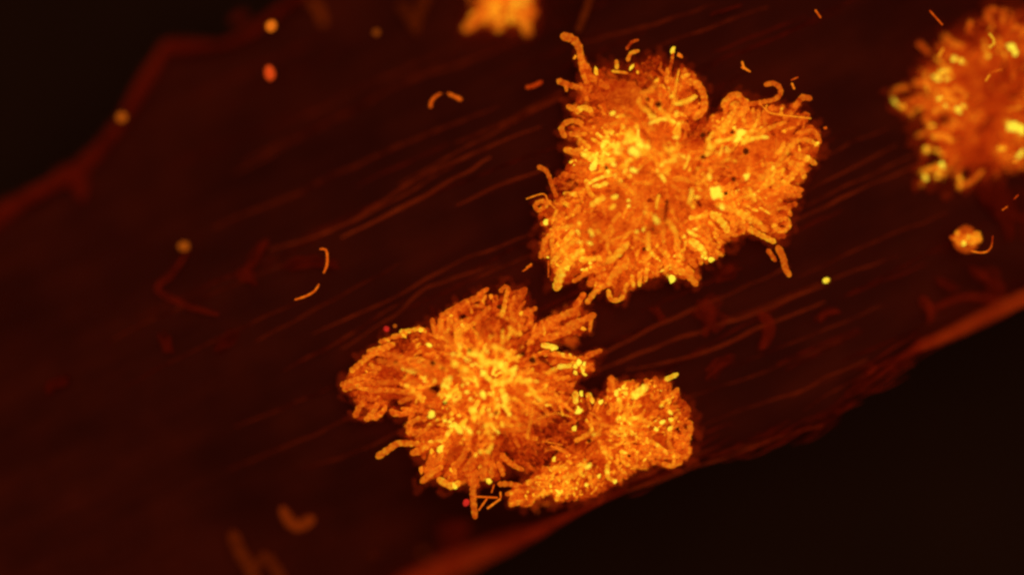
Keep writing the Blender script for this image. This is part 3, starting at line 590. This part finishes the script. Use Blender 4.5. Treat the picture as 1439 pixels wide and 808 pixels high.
# --- lower right rosette
OUT_E = poly(zB, [(772, 400), (792, 382), (840, 410), (880, 380), (886, 348), (905, 340), (920, 356), (970, 352), (1002, 346), (1060, 342), (1080, 350), (1080, 376), (1104, 384), (1115, 410), (1135, 440), (1146, 480), (1150, 510), (1140, 560),
    (1138, 590), (1090, 620), (1040, 615), (1000, 620), (960, 640), (920, 670), (870, 690), (830, 710), (780, 720), (722, 720), (700, 705), (650, 715), (640, 738), (582, 733), (572, 702), (612, 684), (640, 660), (690, 620), (740, 570), (770, 530), (770, 460)])
E = Colony('filament_colony', 'small round beaded orange colony at the tissue edge, joined to the fan-armed one', None, OUT_E, (842, 612), dome=.034,
    hot=[(900, 550, 20, .30), (868, 550, 14, .22), (940, 585, 14, .26), (870, 640, 20, .14), (800, 660, 40, .12), (815, 580, 16, .24), (785, 690, 20, .12), (860, 600, 24, .08)],
    dim=[(905, 575, 20, .16), (955, 575, 16, .16), (925, 615, 26, .14), (840, 540, 12, .1)],
    holes=[(926, 617, 10, 8, 0), (958, 602, 8, 5, -.3), (943, 627, 5, 5, 0), (790, 622, 12, 5, -.1), (828, 618, 4, 5, 0), (808, 592, 4, 7, .4), (850, 540, 7, 8, 0)], heat=.47, rscale=.86, sparse=[(905, 572, 16), (850, 590, 16), (850, 640, 14)], bd=.14)
E.bed(); E.mat(460)
T8 = [([(713, 52), (772, 24)], 14, .86), ([(723, 158), (776, 108)], 14, .50), ([(400, 48), (396, 110), (394, 150)], 21, .50), ([(530, 145), (592, 98)], 25, .92), ([(845, 298), (848, 350), (820, 392), (770, 372), (720, 350)], 17, .54), ([(842, 440), (834, 480), (806, 490)], 16, .50),
      ([(792, 520), (740, 543), (698, 530)], 17, .56), ([(440, 190), (470, 220)], 14, .72), ([(490, 200), (495, 290)], 12, .65), ([(570, 280), (640, 310)], 12, .66), ([(620, 360), (624, 430)], 14, .42), ([(730, 370), (730, 430), (760, 460)], 14, .50), ([(580, 440), (660, 460), (760, 460)], 16, .52),
      ([(600, 480), (700, 490), (780, 490)], 14, .54), ([(195, 130), (198, 180)], 17, .85), ([(270, 140), (295, 175)], 16, .75), ([(800, 180), (838, 230), (800, 260)], 18, .30), ([(690, 90), (700, 140)], 16, .46), ([(600, 60), (595, 100)], 16, .46), ([(650, 45), (660, 90)], 15, .42), ([(740, 330), (800, 300), (815, 290)], 12, .45),
      ([(60, 560), (130, 550), (160, 520)], 16, .70), ([(380, 540), (378, 600), (420, 630)], 13, .75), ([(20, 450), (90, 440), (150, 470)], 14, .52), ([(200, 400), (290, 350)], 14, .62), ([(120, 610), (200, 590), (250, 530)], 13, .64), ([(460, 460), (470, 520), (500, 540)], 13, .70), ([(320, 300), (400, 320), (540, 318)], 11, .56), ([(570, 350), (580, 400)], 17, .5), ([(100, 700), (90, 735)], 13, .75)]
E.traced(r8, T8, 4.04)
E.filaments(230, 9.5, E.tips)
for x, y, r, h in [(215, 232, 20, 1), (190, 330, 15, .96), (340, 180, 15, .96), (230, 132, 14, .95), (292, 172, 13, .95), (430, 130, 18, .95), (470, 95, 14, .92), (480, 130, 14, .95), (440, 165, 12, .9), (540, 145, 20, 1), (580, 110, 18, .98), (690, 295, 15, 1), (735, 240, 13, .95), (740, 280, 14, .95), (655, 335, 13, .95), (270, 545, 16, 1), (470, 465, 14, .92), (420, 630, 13, .98), (100, 690, 14, .95), (75, 505, 13, .9), (380, 580, 13, .95), (150, 635, 11, .9), (260, 650, 12, .9), (685, 200, 11, .8), (735, 330, 16, .92), (330, 600, 12, .88)]: E.granule(r8(x, y), r / 4.04, h)
E.granules(190, 1.0, 2.4)
E.pits([(828, 619, 3.4), (812, 595, 3), (903, 537, 2.6), (884, 640, 2.4)])
E.threads(r8, [([(420, 320), (540, 318)], 5, .6), ([(110, 175), (190, 240)], 6, .55), ([(60, 430), (110, 450)], 4, .55)], 4.04)

# --- right colony, cut by the frame
q1 = Z(1220, 0, 4.04); q2 = Z(1220, 190, 4.04)
OUT_C = [(1254, 132), (1276, 122), (1290, 102), (1312, 76), (1336, 42), (1360, 32), (1384, 27), (1390, 12), (1410, 9), (1440, 14), (1492, 40), (1520, 130), (1490, 220), (1442, 235), (1400, 250), (1378, 258), (1348, 268), (1322, 262), (1292, 256), (1288, 204), (1292, 186), (1276, 166), (1258, 150)]
C = Colony('filament_colony', 'blurred deep-orange colony with scattered yellow spots beside the small glowing cell cluster', None, OUT_C, (1405, 145), dome=.022, zoff=-.074,
    hot=[(1325, 145, 22, .22), (1318, 108, 12, .24), (1420, 70, 14, .26), (1425, 180, 16, .34), (1310, 245, 16, .24), (1322, 232, 14, .24), (1345, 85, 14, .2), (1432, 215, 14, .2), (1262, 140, 10, .2)],
    dim=[(1400, 110, 34, .16), (1370, 220, 22, .16), (1290, 95, 22, .16), (1345, 50, 24, .14), (1385, 245, 26, .16), (1280, 125, 14, .14)], holes=[(1327, 168, 6, 4, 0), (1402, 120, 7, 7, 0), (1272, 134, 8, 6, 0)], heat=.38, sparse=[(1390, 110, 40), (1370, 190, 30), (1345, 60, 26), (1375, 230, 26)])
C.bed(); C.mat(260)
TC = [([(215, 500), (150, 515), (142, 570), (190, 610), (240, 640)], 20, .46), ([(385, 445), (420, 405), (460, 400)], 18, .74), ([(480, 335), (530, 345), (550, 365)], 14, .74), ([(570, 180), (578, 130)], 16, .36), ([(760, 140), (770, 60)], 16, .38), ([(690, 110), (670, 70), (720, 55)], 20, .34),
      ([(320, 670), (360, 730), (375, 745)], 16, .50), ([(270, 470), (350, 470), (420, 540)], 18, .42), ([(380, 770), (430, 770), (470, 800)], 18, .56), ([(370, 640), (430, 610), (500, 625), (550, 605)], 18, .56), ([(500, 500), (550, 540), (520, 590)], 18, .50), ([(820, 160), (870, 160), (890, 190)], 16, .42), ([(440, 720), (540, 710)], 18, .46), ([(400, 560), (450, 560), (490, 580)], 16, .66), ([(290, 250), (340, 300)], 18, .3)]
C.traced(q1, TC, 4.04, .012)
C.traced(q2, [([(300, 215), (350, 195), (420, 170)], 20, .64), ([(520, 300), (520, 230)], 17, .58), ([(520, 290), (590, 260), (650, 200)], 14, .48), ([(320, 90), (345, 70)], 20, .60), ([(290, 300), (330, 240)], 16, .54), ([(370, 10), (430, 10), (470, 40)], 16, .58), ([(740, 90), (770, 60)], 22, .56)], 4.04, .012)
C.filaments(105, 19, C.tips)
for x, y, r, h in [(390, 445, 18, 1), (150, 578, 18, .95), (195, 608, 15, .75), (487, 335, 15, .98), (525, 348, 13, .95), (815, 270, 26, 1), (835, 300, 18, 1), (830, 722, 34, 1), (870, 735, 26, 1), (800, 715, 20, .98), (510, 625, 20, .98), (405, 560, 13, .95), (440, 600, 11, .92), (540, 605, 14, .9), (682, 322, 12, .85), (420, 410, 16, .92), (775, 315, 12, .7), (360, 715, 13, .8), (580, 135, 12, .5)]: C.granule(q1(x, y), r / 4.04, h, .018)
for x, y, r, h in [(420, 172, 18, 1), (325, 240, 18, .92), (330, 82, 16, .86), (865, 108, 22, 1), (760, 78, 18, .78), (520, 245, 10, .8), (520, 290, 9, .8), (400, 210, 10, .85)]: C.granule(q2(x, y), r / 4.04, h, .018)
C.granules(20, 1.4, 2.6)
C.threads(q1, [([(690, 195), (712, 225), (716, 248), (690, 268)], 5, .85), ([(668, 460), (690, 425)], 4, .7), ([(700, 412), (760, 396)], 3, .5), ([(402, 320), (425, 280)], 6, .7)], 4.04, .045)
C.threads(q2, [([(820, 155), (852, 152)], 5, .6)], 4.04, .045)

# --- top colony, cut by the frame and far out of focus
OUT_D = [(654, 38), (668, 42), (680, 32), (694, 38), (708, 40), (724, 32), (738, 45), (748, 44), (749, 33), (754, 16), (746, -4), (748, -40), (720, -62), (690, -46), (682, -10), (668, 18)]
D = Colony('filament_colony', 'small smooth orange colony with three stubby lobes, beside the hooked filament', None, OUT_D, (712, -8), dome=.02, zoff=-.098, heat=.60, hot=[(712, 8, 24, .10)])
D.bed(); D.mat(50)
D.traced(Z(540, 0, 4.4875), [([(515, 180), (570, 150), (640, 90)], 26, .52), ([(720, 180), (740, 120)], 26, .62), ([(905, 210), (890, 150), (860, 90)], 30, .56), ([(945, 80), (900, 60)], 24, .46), ([(690, 110), (700, 30)], 28, .7), ([(790, 130), (800, 40)], 28, .7), ([(640, 130), (680, 60)], 26, .64), ([(850, 130), (850, 30)], 26, .64)], 4.4875, .006)
D.filaments(30, 22, D.tips)

# ------------------------------------------------------------------ single cells, rods and debris
def rod(name, label, cat, pts, r, h, z=None, mat=None, group=None, lift=.004, bead=.06, parts=None):
    """one loose filament or cell; parts: [(name, pts, r, h)] when it shows several pieces"""
    def make(nm, pts, r, h, parent=None):
        mb = MB(); R = r if isinstance(r, list) else [r] * len(pts)
        P = [at(x, y, (tz(x, y) + lift + rr * U) if z is None else z) for (x, y), rr in zip(pts, R)]
        H = h if isinstance(h, list) else [h] * len(pts)
        tube(mb, P, [q * U for q in R], H, step=.005, bead=bead)
        return mb.build(nm, mat or M_THR, parent)
    if parts:
        root = empty(name, at(*parts[0][1][0], tz(*parts[0][1][0])))
        for nm, p, rr, hh in parts: make(nm, p, rr, hh, root)
        o = root
    else: o = make(name, pts, r, h)
    return tag(o, label, cat, group)
def cell(name, label, x, y, r, h, z=None, mat=None, sq=.9, group=None, stretch=None):
    mb = MB(); zz = tz(x, y) + r * U * .6 if z is None else z
    blob(mb, at(x, y, zz), r * U, h, .06, 12, 8, sq)
    if stretch:
        c = np.array(at(x, y, zz)); ca, sa = math.cos(stretch[1]), math.sin(stretch[1])
        nv_ = []
        for v in mb.v:
            d = np.array(v) - c; u, w = d[0] * ca + d[1] * sa, -d[0] * sa + d[1] * ca; u *= stretch[0]
            nv_.append((c[0] + u * ca - w * sa, c[1] + u * sa + w * ca, v[2]))
        mb.v = nv_
    return tag(mb.build(name, mat or M_GRA, None), label, 'cell', group)

ORA = [(0, (.10, .012, .001)), (1, (.95, .19, .008))]
M_BLUR = stain_material('blurred_stain', .30, .6, [(0, (.09, .007, .0005)), (.4, (.52, .058, .003)), (1, (.8, .2, .01))], 60, .10, dif=.35)
M_CELL = stain_material('cell_stain', .8, 1.0, ORA, 60, .12, dif=.3)
M_OVAL = stain_material('oval_cell_stain', .85, 1.0, [(0, (.5, .02, .002)), (1, (.9, .10, .01))], 60, .2, dif=.3)
cell('round_cell', 'brightest round orange cell lying above an oval red-orange one', 381, 37, 7.5, .80, z=-.05, mat=M_CELL, stretch=(1.2, 1.1))
cell('oval_cell', 'oval red-orange cell lying below a round orange one', 379, 103, 7.5, .5, z=-.055, mat=M_OVAL, stretch=(1.5, -1.35))
cell('round_cell', 'dull orange round cell sitting on the folded tissue edge', 171, 165, 8.5, .30, z=-.075, mat=M_CELL)
cell('round_cell', 'dull orange round cell above a thin red curved wisp', 258, 346, 7, .32, z=-.07, mat=M_CELL, stretch=(1.2, 0))
cell('round_cell', 'faint red round cell near the small three-lobed colony', 529, 46, 5.5, .14, z=-.07, mat=M_CELL)
cell('round_cell', 'tiny yellow cell alone on the fibres right of the largest colony', 1161, 394, 4.0, .92, z=-.02, stretch=(1.35, .25))
cell('round_cell', 'crimson cell beside the downward finger of the fan-armed colony', 655, 706, 4.6, .7, z=-.005, mat=M_CRIM, stretch=(1.2, 1.2))
cell('round_cell', 'crimson cell at the upper left rim of the fan-armed colony', 543, 462, 4.2, .5, z=-.012, mat=M_CRIM)
cell('round_cell', 'small pinkish-orange cell next to a crimson one', 555, 458, 2.8, .40, z=-.012, mat=M_CELL)
cell('round_cell', 'faint blurred orange speck near the red folded rim below', 594, 776, 6, .16, mat=M_BLUR)
cell('round_cell', 'very faint blurred speck left of another blurred speck', 524, 780, 5, .08, mat=M_BLUR)

rod('curved_rod', 'pale orange arched filament broken in two, lying alone above the fibres', 'filament', None, 0, 0,
    parts=[('segment', [(605, 150), (606, 143), (612, 136), (619, 132)], [2.6, 2.4, 2.0, 1.5], .36), ('segment', [(630, 132), (637, 135), (647, 140)], [1.8, 2.4, 2.8], .42)], z=-.035)
rod('curved_rod', 'thin pale hook-shaped filament in two pieces left of both big colonies', 'filament', None, 0, 0,
    parts=[('segment', [(450, 350), (458, 351), (460, 362), (459, 374), (455, 383)], [1.2, 1.6, 1.8, 1.8, 1.4], .40), ('segment', [(448, 400), (442, 409), (430, 416), (415, 421)], [1.3, 1.5, 1.5, 1.3], .42)], z=-.01)
rod('short_rod', 'short dull orange rod beside the upper rim of the largest colony', 'rod', [(741, 123), (750, 121), (760, 116)], 2.8, .22, z=-.035)
rod('thin_rod', 'tiny pale forked rod above the notch of the largest colony', 'rod', None, 0, 0, z=0,
    parts=[('segment', [(1043, 88), (1045, 95), (1054, 101)], [1.8, 1.7, 1.2], .55), ('segment', [(1042, 95), (1046, 97)], [1.0, 1.2], .5)])
rod('thin_rod', 'tiny pale speck-like rod pair beside the hook of the largest colony', 'rod', None, 0, 0, z=0,
    parts=[('segment', [(1113, 118), (1116, 125)], [1.5, 1.4], .55), ('segment', [(1112, 113), (1121, 109)], [.9, 1.0], .32)])
rod('thin_rod', 'thin dull straight rod lying left above the spotted colony', 'rod', [(1307, 16), (1315, 25), (1324, 35)], 1.3, .32, z=0)
rod('thin_rod', 'short pale rod alone at the upper tissue, between two larger colonies', 'rod', [(1146, 15), (1153, 25)], 1.3, .40, z=0)
rod('thin_rod', 'fine pale rod between the largest colony and the fan-armed one', 'rod', [(735, 381), (747, 373)], 1.0, .4, z=-.005)
rod('curved_rod', 'thin pale curved filament hugging the small glowing cell cluster', 'filament', [(1365, 353), (1376, 355), (1386, 354), (1393, 347), (1395, 332)], [1.1, 1.3, 1.3, 1.0, .7], [.5, .5, .45, .3, .15], z=-.01)
for x, y, a, l, lab in [(1412, 293, .6, 4, 'brighter of two tiny rods below the spotted colony, nearer the cell cluster'), (1428, 277, .8, 4, 'fainter of two tiny rods below the spotted colony, nearer that colony')]:
    rod('thin_rod', lab, 'rod', [(x - l * math.cos(a), y + l * math.sin(a)), (x + l * math.cos(a), y - l * math.sin(a))], 1.0, .38 if x == 1412 else .2, z=-.01, group='tiny rods below the spotted colony')
rod('bent_rod', 'blurred V-shaped orange rod lying alone on dark tissue', 'rod', [(398, 717), (408, 733), (420, 739), (436, 730)], [7, 8, 8, 8], .34, mat=M_BLUR, lift=.0)
rod('bent_rod', 'large blurred brown forked filament below the V-shaped rod', 'filament', None, 0, 0, mat=M_BLUR,
    parts=[('arm', [(328, 752), (338, 776), (352, 798), (362, 830)], 10, .12), ('arm', [(356, 800), (372, 782), (388, 800), (404, 830)], 9, .10)])
rod('bent_rod', 'blurred curved orange-brown rod near the two bright cells', 'rod', [(436, 2), (447, 12), (454, 32)], [7, 8, 7], .20, mat=M_BLUR)
rod('funnel_filament', 'blurred dim brown funnel-shaped filament left of the three-lobed colony', 'filament', None, 0, 0, mat=M_BLUR,
    parts=[('arm', [(566, 10), (576, 26), (586, 48)], [9, 8, 4], .08), ('arm', [(602, -12), (592, 10), (586, 40)], [9, 9, 5], .08)])
rod('straight_rod', 'blurred dim orange rod standing over the hooked filament tip', 'rod', [(832, -12), (824, 14), (813, 42)], [6, 5.5, 4.5], .12, mat=M_BLUR, z=-.06)
# the small glowing cell cluster
cl = tag(empty('cell_cluster', at(1357, 336, tz(1357, 336))), 'small glowing yellow-orange cell cluster with a thin curved filament beside it', 'cell cluster')
for x, y, r, h in [(1346, 328, 5, .66), (1343, 336, 4.5, .50), (1348, 341, 5, .55), (1354, 342, 4, .98), (1362, 336, 8, .70), (1372, 332, 7.5, .66), (1368, 340, 6, .64), (1355, 334, 6, .52), (1376, 337, 5, .6), (1338, 334, 4, .30)]:
    mb = MB(); blob(mb, at(x, y, -.03), r * U, h, .12, 9, 6, .8); mb.build('cell', M_FIL if h < .9 else M_GRA, cl)
mb = MB(); blob(mb, at(1357, 337, -.045), .019, .35, .1, 12, 6, .7); mb.build('cluster_base', M_MAT, cl)
